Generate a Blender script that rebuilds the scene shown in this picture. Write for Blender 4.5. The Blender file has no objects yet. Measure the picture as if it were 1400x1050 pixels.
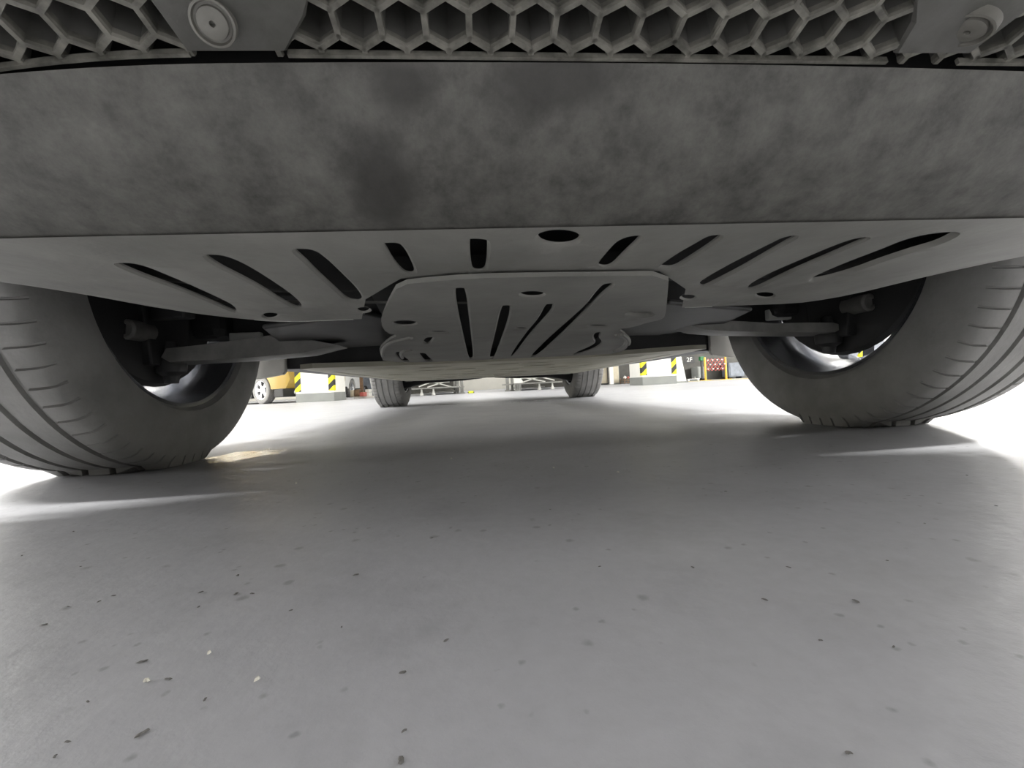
import bpy, bmesh, math, random
from mathutils import Vector, Matrix
from mathutils.geometry import delaunay_2d_cdt
random.seed(7)
PI = math.pi
SC = bpy.context.scene
COL = SC.collection

# ------------------------------------------------------------------ camera
CX, CD, CH, YAW, PIT, ROL, FPX = -0.09513, 0.93189, 0.12716, 0.07992, 0.00322, -0.04908, 590.037
_f = Vector((math.sin(YAW) * math.cos(PIT), math.cos(YAW) * math.cos(PIT), math.sin(PIT)))
_r = Vector((math.cos(YAW), -math.sin(YAW), 0))
_u = _r.cross(_f)
CAM_R = _r * math.cos(ROL) + _u * math.sin(ROL)
CAM_U = -_r * math.sin(ROL) + _u * math.cos(ROL)
CAM_C = Vector((CX, -CD, CH))
cd = bpy.data.cameras.new('camera')
cam = bpy.data.objects.new('camera', cd)
COL.objects.link(cam)
M = Matrix((CAM_R, CAM_U, -_f)).transposed().to_4x4()
M.translation = CAM_C
cam.matrix_world = M
cd.sensor_width = 36
cd.sensor_fit = 'HORIZONTAL'
cd.lens = FPX / 1400 * 36
cd.clip_start = 0.01
cd.clip_end = 200
SC.camera = cam

# ------------------------------------------------------------------ light and exposure
SC.view_settings.view_transform = 'Standard'
SC.view_settings.look = 'None'
SC.view_settings.gamma = 1
SC.view_settings.exposure = 1.33
w = bpy.data.worlds.new('world')
SC.world = w
w.use_nodes = True
w.node_tree.nodes['Background'].inputs[0].default_value = (1, .98, .93, 1)
w.node_tree.nodes['Background'].inputs[1].default_value = 0.3


def tube_or_fill_light(x, y, z, power, along='Y', length=1.5, width=.25, col=(1, .985, .945), tilt=0):
    ld = bpy.data.lights.new('ceiling_tube_or_fill_light', 'AREA')
    ld.shape = 'RECTANGLE'
    ld.size, ld.size_y = (width, length) if along == 'Y' else (length, width)
    ld.energy = power
    ld.color = col
    o = bpy.data.objects.new('ceiling_tube_or_fill_light', ld)
    o.location = (x, y, z)
    o.rotation_euler = (0, tilt, 0)
    COL.objects.link(o)


CEIL = 2.75
for sx in (-1, 1):
    tube_or_fill_light(sx * 2.75, -.68, CEIL - .06, 90, 'X', 1.0, .1)
    for ly, pw in ((2.2, 50), (4.7, 12), (7.2, 5), (9.7, 5), (12.2, 8), (14.7, 16)):
        tube_or_fill_light(sx * 4.3, ly, CEIL - .06, pw, 'X', 1.3, .12)
    for ly, pw in ((1.5, 50), (3.5, 30), (6.0, 6), (9.0, 5), (13.0, 6)):
        tube_or_fill_light(sx * 8.0, ly, CEIL - .06, pw, 'X', 1.3, .12)
# unseen fill lights added at both sides, tilted to brighten low under the car
for sx in (-1, 1):
    for ly, pw in ((-4.6, 80), (-3.0, 80), (2.2, 120), (4.0, 130), (6.2, 140), (9.0, 140)):
        tube_or_fill_light(sx * 12.4, ly, CEIL - .3, pw, 'Y', 1.6, .25, tilt=sx * .8)
for ly, pw in ((6.0, 6), (9.0, 6), (12.0, 8), (15.5, 22)):
    tube_or_fill_light(0, ly, CEIL - .06, pw, 'X', 1.3, .12)


# ------------------------------------------------------------------ helpers
def ray(px, py):
    return _f + CAM_R * ((px - 700) / FPX) - CAM_U * ((py - 525) / FPX)


def at(ax, px, py, v):
    d = ray(px, py)
    return CAM_C + d * ((v - CAM_C[ax]) / d[ax])


def at_z(px, py, z): return at(2, px, py, z)
def at_y(px, py, y): return at(1, px, py, y)


def hit(px, py, zf):
    """point where the sight line meets the height field zf(x, y)"""
    z = .21
    for _ in range(40):
        p = at_z(px, py, z)
        z = .5 * z + .5 * zf(p.x, p.y)
    return at_z(px, py, zf(p.x, p.y))


class MB:
    def __init__(s):
        s.v, s.f = [], []

    def add(s, vs, fs, m=None):
        b = len(s.v)
        s.v += [tuple(m @ Vector(p)) if m else tuple(p) for p in vs]
        s.f += [tuple(b + i for i in f) for f in fs]
        return s

    def box(s, c, d, m=None):
        x, y, z = (k / 2 for k in d)
        vs = [(c[0] + a * x, c[1] + b * y, c[2] + e * z) for a in (-1, 1) for b in (-1, 1) for e in (-1, 1)]
        return s.add(vs, [(0, 1, 3, 2), (4, 6, 7, 5), (0, 4, 5, 1), (2, 3, 7, 6), (0, 2, 6, 4), (1, 5, 7, 3)], m)

    def bar(s, a, b, wd, ht, up=(0, 0, 1)):
        a, b = Vector(a), Vector(b)
        d = (b - a).normalized()
        u = Vector(up)
        sd = d.cross(u)
        if sd.length < 1e-5:
            sd = d.cross(Vector((1, 0, 0)))
        sd.normalize()
        u = sd.cross(d)
        vs = []
        for p in (a, b):
            for i, j in ((-1, -1), (1, -1), (1, 1), (-1, 1)):
                vs.append(p + sd * (i * wd / 2) + u * (j * ht / 2))
        return s.add(vs, [(3, 2, 1, 0), (4, 5, 6, 7), (0, 1, 5, 4), (1, 2, 6, 5), (2, 3, 7, 6), (3, 0, 4, 7)])

    def prism(s, poly, axis, a, b, m=None):
        """poly of 2D points extruded along axis from a to b; axis x: (y,z), y: (x,z), z: (x,y)"""
        def P(p, t):
            return {'x': (t, p[0], p[1]), 'y': (p[0], t, p[1]), 'z': (p[0], p[1], t)}[axis]
        n = len(poly)
        vs = [P(p, a) for p in poly] + [P(p, b) for p in poly]
        fs = [tuple(range(n))[::-1], tuple(range(n, 2 * n))] + [(i, (i + 1) % n, n + (i + 1) % n, n + i) for i in range(n)]
        return s.add(vs, fs, m)

    def lathe(s, prof, n=32, m=None, closed=False):
        """prof of (r, h) turned about local z"""
        vs = []
        for r, h in prof:
            for i in range(n):
                a = 2 * PI * i / n
                vs.append((r * math.cos(a), r * math.sin(a), h))
        fs = []
        k = len(prof)
        for j in range(k if closed else k - 1):
            for i in range(n):
                a, b = j * n + i, j * n + (i + 1) % n
                c, d = ((j + 1) % k) * n + (i + 1) % n, ((j + 1) % k) * n + i
                fs.append((a, b, c, d))
        if not closed:
            fs += [tuple(range(n))[::-1], tuple(range((k - 1) * n, k * n))]
        return s.add(vs, fs, m)

    def tube(s, pts, r, n=10):
        pts = [Vector(p) for p in pts]
        vs = []
        rr = r if isinstance(r, (list, tuple)) else [r] * len(pts)
        for i, p in enumerate(pts):
            d = (pts[min(i + 1, len(pts) - 1)] - pts[max(i - 1, 0)]).normalized()
            a = d.orthogonal().normalized() if abs(d.z) > .95 else d.cross(Vector((0, 0, 1))).normalized()
            b = d.cross(a)
            for j in range(n):
                t = 2 * PI * j / n
                vs.append(p + a * (rr[i] * math.cos(t)) + b * (rr[i] * math.sin(t)))
        fs = []
        for i in range(len(pts) - 1):
            for j in range(n):
                fs.append((i * n + j, i * n + (j + 1) % n, (i + 1) * n + (j + 1) % n, (i + 1) * n + j))
        fs += [tuple(range(n))[::-1], tuple(range((len(pts) - 1) * n, len(pts) * n))]
        return s.add(vs, fs)

    def build(s, name, mt, parent=None, smooth=None, bevel=0):
        me = bpy.data.meshes.new(name)
        me.from_pydata(s.v, [], s.f)
        bm = bmesh.new()
        bm.from_mesh(me)
        bmesh.ops.recalc_face_normals(bm, faces=bm.faces)
        if smooth is not None:
            for f in bm.faces:
                f.smooth = True
            for e in bm.edges:
                e.smooth = len(e.link_faces) == 2 and e.calc_face_angle(0) < smooth
        bm.to_mesh(me)
        bm.free()
        me.materials.append(mt)
        o = bpy.data.objects.new(name, me)
        COL.objects.link(o)
        o.parent = parent
        if bevel:
            md = o.modifiers.new('bevel', 'BEVEL')
            md.width = bevel
            md.segments = 2
            md.limit_method = 'ANGLE'
            md.angle_limit = .7
        return o


def tag(o, label, cat, group=None):
    o['label'] = label
    o['category'] = cat
    if group:
        o['group'] = group
    return o


def thing(name, label, cat, loc=(0, 0, 0), rz=0, group=None):
    o = bpy.data.objects.new(name, None)
    o.location = loc
    o.rotation_euler = (0, 0, rz)
    o.empty_display_size = .1
    COL.objects.link(o)
    return tag(o, label, cat, group)


def struct(o):
    o['kind'] = 'structure'
    return o


def copy_tree(o, parent=None):
    c = o.copy()
    COL.objects.link(c)
    if parent:
        c.parent = parent
    for ch in list(o.children):
        copy_tree(ch, c)
    return c


# ------------------------------------------------------------------ materials
def mat(name, col, rough=.6, metal=0., var=.0, scale=8., bump=0., bscale=60., col2=None, spec=.5, coat=0.):
    m = bpy.data.materials.new(name)
    m.use_nodes = True
    nt = m.node_tree
    b = nt.nodes['Principled BSDF']
    b.inputs['Roughness'].default_value = rough
    b.inputs['Metallic'].default_value = metal
    b.inputs['Specular IOR Level'].default_value = spec
    b.inputs['Coat Weight'].default_value = coat
    c1 = (*col, 1)
    b.inputs['Base Color'].default_value = c1
    tc = nt.nodes.new('ShaderNodeTexCoord')
    if var or col2:
        n = nt.nodes.new('ShaderNodeTexNoise')
        n.inputs['Scale'].default_value = scale
        n.inputs['Detail'].default_value = 8
        n.inputs['Roughness'].default_value = .62
        nt.links.new(tc.outputs['Object'], n.inputs['Vector'])
        r = nt.nodes.new('ShaderNodeValToRGB')
        c2 = col2 or tuple(min(1, k * (1 + var)) for k in col)
        c0 = col if col2 else tuple(k * (1 - var) for k in col)
        r.color_ramp.elements[0].position = .36
        r.color_ramp.elements[1].position = .64
        r.color_ramp.elements[0].color = (*c0, 1)
        r.color_ramp.elements[1].color = (*c2, 1)
        nt.links.new(n.outputs['Fac'], r.inputs['Fac'])
        nt.links.new(r.outputs['Color'], b.inputs['Base Color'])
    if bump:
        n2 = nt.nodes.new('ShaderNodeTexNoise')
        n2.inputs['Scale'].default_value = bscale
        n2.inputs['Detail'].default_value = 6
        nt.links.new(tc.outputs['Object'], n2.inputs['Vector'])
        bp = nt.nodes.new('ShaderNodeBump')
        bp.inputs['Strength'].default_value = bump
        bp.inputs['Distance'].default_value = .01
        nt.links.new(n2.outputs['Fac'], bp.inputs['Height'])
        nt.links.new(bp.outputs['Normal'], b.inputs['Normal'])
    return m


FLOOR_C = (0, 0)


def floor_mat():
    m = mat('grey_epoxy_floor', (.3, .3, .305), .42)
    nt = m.node_tree
    L, N = nt.links.new, nt.nodes.new
    b = nt.nodes['Principled BSDF']
    tc = N('ShaderNodeTexCoord')

    def noise(scale, detail=6, rough=.6, vec=None):
        n = N('ShaderNodeTexNoise')
        n.inputs['Scale'].default_value = scale
        n.inputs['Detail'].default_value = detail
        n.inputs['Roughness'].default_value = rough
        L(vec or tc.outputs['Object'], n.inputs['Vector'])
        return n.outputs['Fac']

    def ramp(fac, p0, p1, c0, c1):
        r = N('ShaderNodeValToRGB')
        r.color_ramp.elements[0].position, r.color_ramp.elements[1].position = p0, p1
        r.color_ramp.elements[0].color, r.color_ramp.elements[1].color = (*c0, 1), (*c1, 1)
        L(fac, r.inputs['Fac'])
        return r.outputs['Color']

    def mul(a, c, fac=1.):
        x = N('ShaderNodeMix')
        x.data_type = 'RGBA'
        x.blend_type = 'MULTIPLY'
        x.inputs['Factor'].default_value = fac
        L(a, x.inputs[6])
        L(c, x.inputs[7])
        return x.outputs[2]
    base = ramp(noise(1.6), .3, .7, (.455, .46, .495), (.535, .54, .562))
    fine = ramp(noise(90, 4), .3, .7, (.93, .93, .93), (1, 1, 1))
    smear = ramp(noise(9, 8, .7), .28, .5, (.86, .86, .86), (1, 1, 1))
    c = mul(mul(base, fine), smear)
    # dark grit spots of uneven size
    for sc, th, dens in ((45, .2, .84), (90, .22, .8)):
        mp = N('ShaderNodeMapping')
        L(tc.outputs['Object'], mp.inputs['Vector'])
        nz = N('ShaderNodeTexNoise')
        nz.inputs['Scale'].default_value = sc * 2
        L(tc.outputs['Object'], nz.inputs['Vector'])
        ad = N('ShaderNodeMix')
        ad.data_type = 'RGBA'
        ad.inputs['Factor'].default_value = .012 * 26 / sc
        L(tc.outputs['Object'], ad.inputs[6])
        L(nz.outputs['Color'], ad.inputs[7])
        vo = N('ShaderNodeTexVoronoi')
        vo.inputs['Scale'].default_value = sc
        L(ad.outputs[2], vo.inputs['Vector'])
        sp = N('ShaderNodeSeparateColor')
        L(vo.outputs['Color'], sp.inputs[0])
        on = N('ShaderNodeMath')
        on.operation = 'GREATER_THAN'
        on.inputs[1].default_value = dens
        L(sp.outputs[0], on.inputs[0])
        sm = N('ShaderNodeMapRange')
        sm.inputs['From Min'].default_value = th * .4
        sm.inputs['From Max'].default_value = th
        sm.inputs['To Min'].default_value = .4
        sm.inputs['To Max'].default_value = 0
        L(vo.outputs['Distance'], sm.inputs['Value'])
        pr = N('ShaderNodeMath')
        pr.operation = 'MULTIPLY'
        L(on.outputs[0], pr.inputs[0])
        L(sm.outputs[0], pr.inputs[1])
        x = N('ShaderNodeMix')
        x.data_type = 'RGBA'
        L(pr.outputs[0], x.inputs['Factor'])
        L(c, x.inputs[6])
        x.inputs[7].default_value = (.12, .12, .12, 1)
        c = x.outputs[2]
    L(c, b.inputs['Base Color'])
    rr = N('ShaderNodeMapRange')
    rr.inputs['To Min'].default_value = .3
    rr.inputs['To Max'].default_value = .6
    L(noise(5, 8, .7), rr.inputs['Value'])
    rough = rr.outputs[0]
    edge = noise(14, 6, .65)
    for (px, py, rx, ry, lo) in ((335, 622, .09, .13, .3), (610, 553, .14, .2, .5), (725, 549, .2, .2, .5)):
        q = at_z(px, py, 0)
        mp = N('ShaderNodeMapping')
        mp.vector_type = 'TEXTURE'
        mp.inputs['Location'].default_value = ((q.x - FLOOR_C[0]), (q.y - FLOOR_C[1]), 0)
        mp.inputs['Scale'].default_value = (rx, ry, 1)
        L(tc.outputs['Object'], mp.inputs['Vector'])
        ln = N('ShaderNodeVectorMath')
        ln.operation = 'LENGTH'
        L(mp.outputs[0], ln.inputs[0])
        ad = N('ShaderNodeMath')
        ad.operation = 'MULTIPLY_ADD'
        ad.inputs[1].default_value = 1.8
        L(edge, ad.inputs[0])
        L(ln.outputs['Value'], ad.inputs[2])
        mr = N('ShaderNodeMapRange')
        mr.inputs['From Min'].default_value = 1.45
        mr.inputs['From Max'].default_value = 1.75
        mr.inputs['To Min'].default_value = lo
        mr.inputs['To Max'].default_value = 1
        L(ad.outputs[0], mr.inputs['Value'])
        ml = N('ShaderNodeMath')
        ml.operation = 'MULTIPLY'
        L(rough, ml.inputs[0])
        L(mr.outputs[0], ml.inputs[1])
        rough = ml.outputs[0]
    L(rough, b.inputs['Roughness'])
    bp = N('ShaderNodeBump')
    bp.inputs['Strength'].default_value = .25
    bp.inputs['Distance'].default_value = .004
    L(noise(35, 6), bp.inputs['Height'])
    L(bp.outputs['Normal'], b.inputs['Normal'])
    return m


def stripe_mat():
    m = mat('yellow_black_stripes', (.8, .7, .02), .45)
    nt = m.node_tree
    L, N = nt.links.new, nt.nodes.new
    b = nt.nodes['Principled BSDF']
    g = N('ShaderNodeTexCoord')
    sx = N('ShaderNodeSeparateXYZ')
    L(g.outputs['Object'], sx.inputs[0])
    a1 = N('ShaderNodeMath')
    a1.operation = 'MULTIPLY_ADD'
    a1.inputs[1].default_value = -1.0
    L(sx.outputs['X'], a1.inputs[0])
    L(sx.outputs['Z'], a1.inputs[2])
    mo = N('ShaderNodeMath')
    mo.operation = 'PINGPONG'
    mo.inputs[1].default_value = .11
    L(a1.outputs[0], mo.inputs[0])
    gt = N('ShaderNodeMath')
    gt.operation = 'GREATER_THAN'
    gt.inputs[1].default_value = .055
    L(mo.outputs[0], gt.inputs[0])
    mx = N('ShaderNodeMix')
    mx.data_type = 'RGBA'
    mx.inputs[6].default_value = (.025, .025, .025, 1)
    mx.inputs[7].default_value = (.85, .8, .02, 1)
    L(gt.outputs[0], mx.inputs['Factor'])
    L(mx.outputs[2], b.inputs['Base Color'])
    return m


def bumper_mat():
    """grey-black plastic with dust film and scuffed soot patches"""
    m = mat('dusty_bumper_plastic', (.1, .1, .095), .62, bump=.12, bscale=45)
    nt = m.node_tree
    L, N = nt.links.new, nt.nodes.new
    b = nt.nodes['Principled BSDF']
    tc = N('ShaderNodeTexCoord')
    n1 = N('ShaderNodeTexNoise')
    n1.inputs['Scale'].default_value = 34
    n1.inputs['Detail'].default_value = 14
    n1.inputs['Roughness'].default_value = .74
    L(tc.outputs['Object'], n1.inputs['Vector'])
    r1 = N('ShaderNodeValToRGB')
    r1.color_ramp.elements[0].position, r1.color_ramp.elements[1].position = .33, .68
    r1.color_ramp.elements[0].color = (.042, .041, .037, 1)
    r1.color_ramp.elements[1].color = (.135, .132, .12, 1)
    L(n1.outputs['Fac'], r1.inputs['Fac'])
    c = r1.outputs['Color']
    # worn dark stains with an outline of their own
    nz = N('ShaderNodeTexNoise')
    nz.inputs['Scale'].default_value = 30
    nz.inputs['Detail'].default_value = 7
    L(tc.outputs['Object'], nz.inputs['Vector'])
    for (px, py, rx, rz) in STAINS:
        p = at_y(px, py, -.70)
        mp = N('ShaderNodeMapping')
        mp.vector_type = 'TEXTURE'
        mp.inputs['Location'].default_value = p
        mp.inputs['Scale'].default_value = (rx, .2, rz)
        L(tc.outputs['Object'], mp.inputs['Vector'])
        ln = N('ShaderNodeVectorMath')
        ln.operation = 'LENGTH'
        L(mp.outputs[0], ln.inputs[0])
        ad = N('ShaderNodeMath')
        ad.operation = 'MULTIPLY_ADD'
        ad.inputs[1].default_value = 1.6
        L(nz.outputs['Fac'], ad.inputs[0])
        L(ln.outputs['Value'], ad.inputs[2])
        mr = N('ShaderNodeMapRange')
        mr.inputs['From Min'].default_value = 1.3
        mr.inputs['From Max'].default_value = 2.0
        mr.inputs['To Min'].default_value = .75
        mr.inputs['To Max'].default_value = 0
        L(ad.outputs[0], mr.inputs['Value'])
        mx = N('ShaderNodeMix')
        mx.data_type = 'RGBA'
        L(mr.outputs[0], mx.inputs['Factor'])
        L(c, mx.inputs[6])
        mx.inputs[7].default_value = (.03, .029, .026, 1)
        c = mx.outputs[2]
    L(c, b.inputs['Base Color'])
    return m


STAINS = [(515, 245, .018, .02), (420, 108, .03, .008), (760, 150, .045, .012), (560, 150, .02, .012), (1010, 115, .05, .006)]
MAT = dict(
    floor=floor_mat(), stripes=stripe_mat(), bumper=bumper_mat(),
    tray=mat('under_tray_plastic', (.19, .187, .172), .55, col2=(.26, .255, .235), scale=10, bump=.1, bscale=50),
    plate=mat('engine_cover_plastic', (.2, .197, .182), .55, col2=(.26, .256, .235), scale=9, bump=.08, bscale=50),
    belly=mat('belly_panel_plastic', (.40, .385, .30), .5, col2=(.52, .50, .40), scale=5, bump=.05),
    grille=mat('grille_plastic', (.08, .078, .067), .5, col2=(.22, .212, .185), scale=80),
    panel=mat('dusty_panel_shaded_cell_plastic', (.075, .074, .066), .55, col2=(.11, .108, .1), scale=40, bump=.1),
    cap=mat('dusty_cap_plastic', (.13, .125, .11), .5, col2=(.19, .185, .165), scale=50),
    black=mat('flat_black_plastic', (.02, .02, .02), .7),
    dark=mat('dark_underbody_metal', (.035, .035, .035), .55, var=.3, scale=12),
    arm=mat('control_arm_metal', (.17, .166, .155), .5, var=.25, scale=14, metal=.2),
    strip=mat('bare_edge_metal', (.6, .6, .55), .35, metal=.6),
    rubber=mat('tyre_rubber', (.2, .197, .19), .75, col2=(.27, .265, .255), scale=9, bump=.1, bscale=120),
    rim=mat('grey_alloy', (.45, .46, .49), .22, metal=.9),
    silver=mat('silver_alloy', (.75, .76, .78), .25, metal=.9),
    rotor=mat('cast_iron', (.2, .19, .18), .45, metal=.6),
    flap=mat('grey_mud_flap', (.5, .49, .46), .7, var=.1),
    paint=mat('silver_car_paint', (.5, .5, .5), .3, coat=.5),
    yellow=mat('mustard_car_paint', (.36, .235, .03), .3, coat=.6),
    white_paint=mat('white_car_paint', (.8, .8, .78), .3, coat=.6),
    glass=mat('dark_car_glass', (.02, .025, .03), .06, coat=.3),
    wall=mat('white_wall_paint', (.84, .82, .75), .7, var=.03, scale=3),
    ceil=mat('ceiling_paint', (.8, .79, .76), .8, var=.03, scale=2),
    pillar=mat('pillar_white_paint', (.86, .85, .8), .6, var=.03, scale=3),
    band=mat('pillar_grey_band', (.26, .27, .255), .6, var=.06, scale=5),
    darkwall=mat('dark_grey_cladding', (.06, .058, .05), .6, var=.3, scale=3),
    lift=mat('galvanised_lift_metal', (.3, .3, .28), .4, metal=.3, var=.2, scale=9),
    liftw=mat('white_lift_panel', (.8, .8, .76), .5),
    post=mat('yellow_post_paint', (.8, .48, .05), .4),
    redwhite=mat('red_lattice', (.5, .12, .1), .5),
    white=mat('white_plastic', (.85, .84, .8), .5),
    beige=mat('beige_door_paint', (.62, .56, .43), .5, var=.08),
    brown=mat('brown_carton', (.25, .16, .1), .8, var=.3, scale=14),
    green=mat('green_plastic', (.02, .16, .05), .5),
    steel=mat('blue_grey_plastic', (.18, .2, .23), .5, var=.2),
    yline=mat('yellow_kerb_paint', (.55, .45, .12), .6, col2=(.6, .56, .38), scale=20),
    lime=mat('lime_yellow_plastic', (.8, .85, .05), .5),
    grit=mat('pale_grit', (.8, .78, .7), .7),
    leaf=mat('dark_grit', (.17, .165, .16), .8),
)

# ------------------------------------------------------------------ the garage
X0, X1, Y0, Y1 = -13, 14, -6, 18


def plane_box(name, c, d, m):
    return struct(MB().box(c, d).build(name, m))


plane_box('floor', ((X0 + X1) / 2, (Y0 + Y1) / 2, -.05), (X1 - X0, Y1 - Y0, .1), MAT['floor'])
plane_box('ceiling', ((X0 + X1) / 2, (Y0 + Y1) / 2, CEIL + .05), (X1 - X0, Y1 - Y0, .1), MAT['ceil'])
plane_box('wall_left', (X0 - .05, (Y0 + Y1) / 2, CEIL / 2), (.1, Y1 - Y0, CEIL), MAT['wall'])
plane_box('wall_right', (X1 + .05, (Y0 + Y1) / 2, CEIL / 2), (.1, Y1 - Y0, CEIL), MAT['wall'])
plane_box('wall_back', ((X0 + X1) / 2, Y1 + .05, CEIL / 2), (X1 - X0 + .2, .1, CEIL), MAT['wall'])
plane_box('wall_front', ((X0 + X1) / 2, Y0 - .05, CEIL / 2), (X1 - X0 + .2, .1, CEIL), MAT['darkwall'])


# ------------------------------------------------------------------ tyres and wheels
def tyre_mesh(R, wd, rim_r, pitches=72, sub=True):
    """axis along local x, centre at z = R; tread grooves and shoulder sipes are modelled"""
    h = wd / 2
    gw, gd = .0045, .006
    prof = [(-h * .86, rim_r, 0), (-h * .98, rim_r + .012, 0), (-h * 1.03, rim_r + (R - rim_r) * .3, 0), (-h * 1.04, rim_r + (R - rim_r) * .5, 0),
            (-h * 1.0, rim_r + (R - rim_r) * .72, 0), (-h * .955, R - .019, 0), (-h * .89, R - .0085, 2), (-h * .83, R - .0045, 2)]
    xs = [-h * .56, -h * .2, h * .2, h * .56]

    def crown(x): return R - .004 * (x / h) ** 2
    prof.append((-h * .7, crown(h * .7), 2))
    for gx in xs:
        prof += [(gx - gw - .001, crown(gx), 2 if gx == xs[0] else 0), (gx - gw + .0005, crown(gx) - gd, 0),
                 (gx + gw - .0005, crown(gx) - gd, 0), (gx + gw + .001, crown(gx), 2 if gx == xs[-1] else 0)]
    prof.append((h * .7, crown(h * .7), 2))
    prof += [(-x, r, k) for x, r, k in prof[7::-1]]
    angs = []
    p = 2 * PI / pitches
    for i in range(pitches):
        angs += [(i * p, 0), (i * p + p * .04, 1), (i * p + p * .1, 1), (i * p + p * .14, 0)]
        if sub:
            angs += [(i * p + p * .57, 0)]
    mb = MB()
    n, k = len(angs), len(prof)
    vs = []
    for a, g in angs:
        for x, r, fl in prof:
            rr = r - (.005 if (g and fl) else 0)
            y, z = rr * math.sin(a), R - rr * math.cos(a)
            bulge = 0
            if z < .012:
                bulge = (.012 - z) * .5
                z = .001 + max(0, z) * .06
            vs.append((x + math.copysign(bulge, x) * (abs(x) > h * .8), y, z))
    fs = [(i * k + j, i * k + j + 1, ((i + 1) % n) * k + j + 1, ((i + 1) % n) * k + j) for i in range(n) for j in range(k - 1)]
    return mb.add(vs, fs)


def axis_x(x, y, z, flip=1):
    """lathe axis (local z) turned to world x"""
    return Matrix.Translation((x, y, z)) @ Matrix.Rotation(flip * PI / 2, 4, 'Y')


def rim_mesh(R, wd, rim_r, side, spokes=5):
    """barrel, hub and double spokes; side = +1 when the outer face looks to +x"""
    h = wd / 2
    mb = MB()
    rr = rim_r
    prof = [(rr + .004, -h * .9), (rr + .008, -h * .87), (rr - .001, -h * .8), (rr - .006, -h * .6), (rr - .02, -h * .3), (rr - .022, h * .4), (rr - .008, h * .62),
            (rr + .006, h * .88), (rr + .004, h * .93), (rr - .006, h * .9), (rr - .02, h * .66), (rr - .028, h * .5), (rr - .03, -h * .3), (rr - .016, -h * .62), (rr - .008, -h * .8), (rr - .004, -h * .88)]
    mb.lathe(prof, 72, axis_x(0, 0, R, side), closed=True)
    mb.lathe([(.0, h * .3), (.072, h * .3), (.078, h * .4), (.07, h * .62), (.03, h * .68), (0, h * .68)], 32, axis_x(0, 0, R, side))
    for i in range(spokes):
        for dv in (-.16, .16):
            a0 = 2 * PI * i / spokes + .3
            a1 = a0 + dv
            ca, sa = math.cos(a0 + dv * .6), math.sin(a0 + dv * .6)
            cb, sb = math.cos(a1), math.sin(a1)
            mb.bar((side * h * .52, .06 * sa, R + .06 * ca), (side * h * .66, (rr - .018) * sb, R + (rr - .018) * cb), .03, .026, up=(1, 0, 0))
    return mb


def brake_mesh(R, side, wd):
    mb = MB()
    h = wd / 2
    mb.lathe([(.05, -h * .1), (.15, -h * .1), (.15, h * .08), (.05, h * .08)], 40, axis_x(0, 0, R, side), closed=True)
    mb.lathe([(0, -h * .35), (.06, -h * .35), (.068, h * .3), (0, h * .3)], 24, axis_x(0, 0, R, side))
    return mb


# ------------------------------------------------------------------ the car overhead
car = thing('car', 'large parked car seen from below, its dusty bumper, trays and tyres over the floor', 'car')

WB, TR, TW, R_T, R_R = 2.7, 1.579, .226, .3623, .243
for side in (-1, 1):
    for yy in (0, WB):
        wh = rim_mesh(R_T, TW, R_R, side).build('wheel', MAT['rim'], car, smooth=.6)
        wh.location = (side * TR / 2, yy, 0)
        if yy == 0:
            wh.rotation_euler = (0, 0, .042)
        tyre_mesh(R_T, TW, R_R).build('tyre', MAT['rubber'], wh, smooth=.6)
        brake_mesh(R_T, side, TW).build('brake_disc', MAT['rotor'], wh, smooth=.6)
        sh = MB().lathe([(.0, -.058), (.12, -.06), (.196, -.052), (.203, -.04), (.196, -.046), (.12, -.054), (0, -.052)], 40, axis_x(0, 0, R_T, side))
        sh.build('brake_dust_shield', MAT['black'], wh, smooth=.6)


# ---- cast sheets (under tray and cover plate): surface with recessed slots
def chaikin(poly, n=2, closed=True):
    for _ in range(n):
        out = []
        m = len(poly)
        for i in range(m if closed else m - 1):
            a, b = poly[i], poly[(i + 1) % m]
            out += [(a[0] * .75 + b[0] * .25, a[1] * .75 + b[1] * .25), (a[0] * .25 + b[0] * .75, a[1] * .25 + b[1] * .75)]
        poly = out
    return poly


def inside(p, poly):
    c = False
    n = len(poly)
    for i in range(n):
        x1, y1 = poly[i]
        x2, y2 = poly[(i + 1) % n]
        if (y1 > p[1]) != (y2 > p[1]) and p[0] < (x2 - x1) * (p[1] - y1) / (y2 - y1) + x1:
            c = not c
    return c


def area(poly):
    return sum(poly[i][0] * poly[(i + 1) % len(poly)][1] - poly[(i + 1) % len(poly)][0] * poly[i][1] for i in range(len(poly))) / 2


def inset(poly, d):
    if area(poly) < 0:
        poly = poly[::-1]
    out = []
    n = len(poly)
    for i in range(n):
        a, b, c = (Vector(poly[k % n]) for k in (i - 1, i, i + 1))
        t = (c - a)
        if t.length < 1e-9:
            out.append(tuple(b))
            continue
        t.normalize()
        out.append((b.x - t.y * d, b.y + t.x * d))
    return out


def dense(poly, step):
    out = []
    n = len(poly)
    for i in range(n):
        a, b = Vector(poly[i]), Vector(poly[(i + 1) % n])
        k = max(1, int((b - a).length / step))
        out += [tuple(a.lerp(b, j / k)) for j in range(k)]
    return out


def widen(poly, d):
    return inset(poly, -d)


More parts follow.
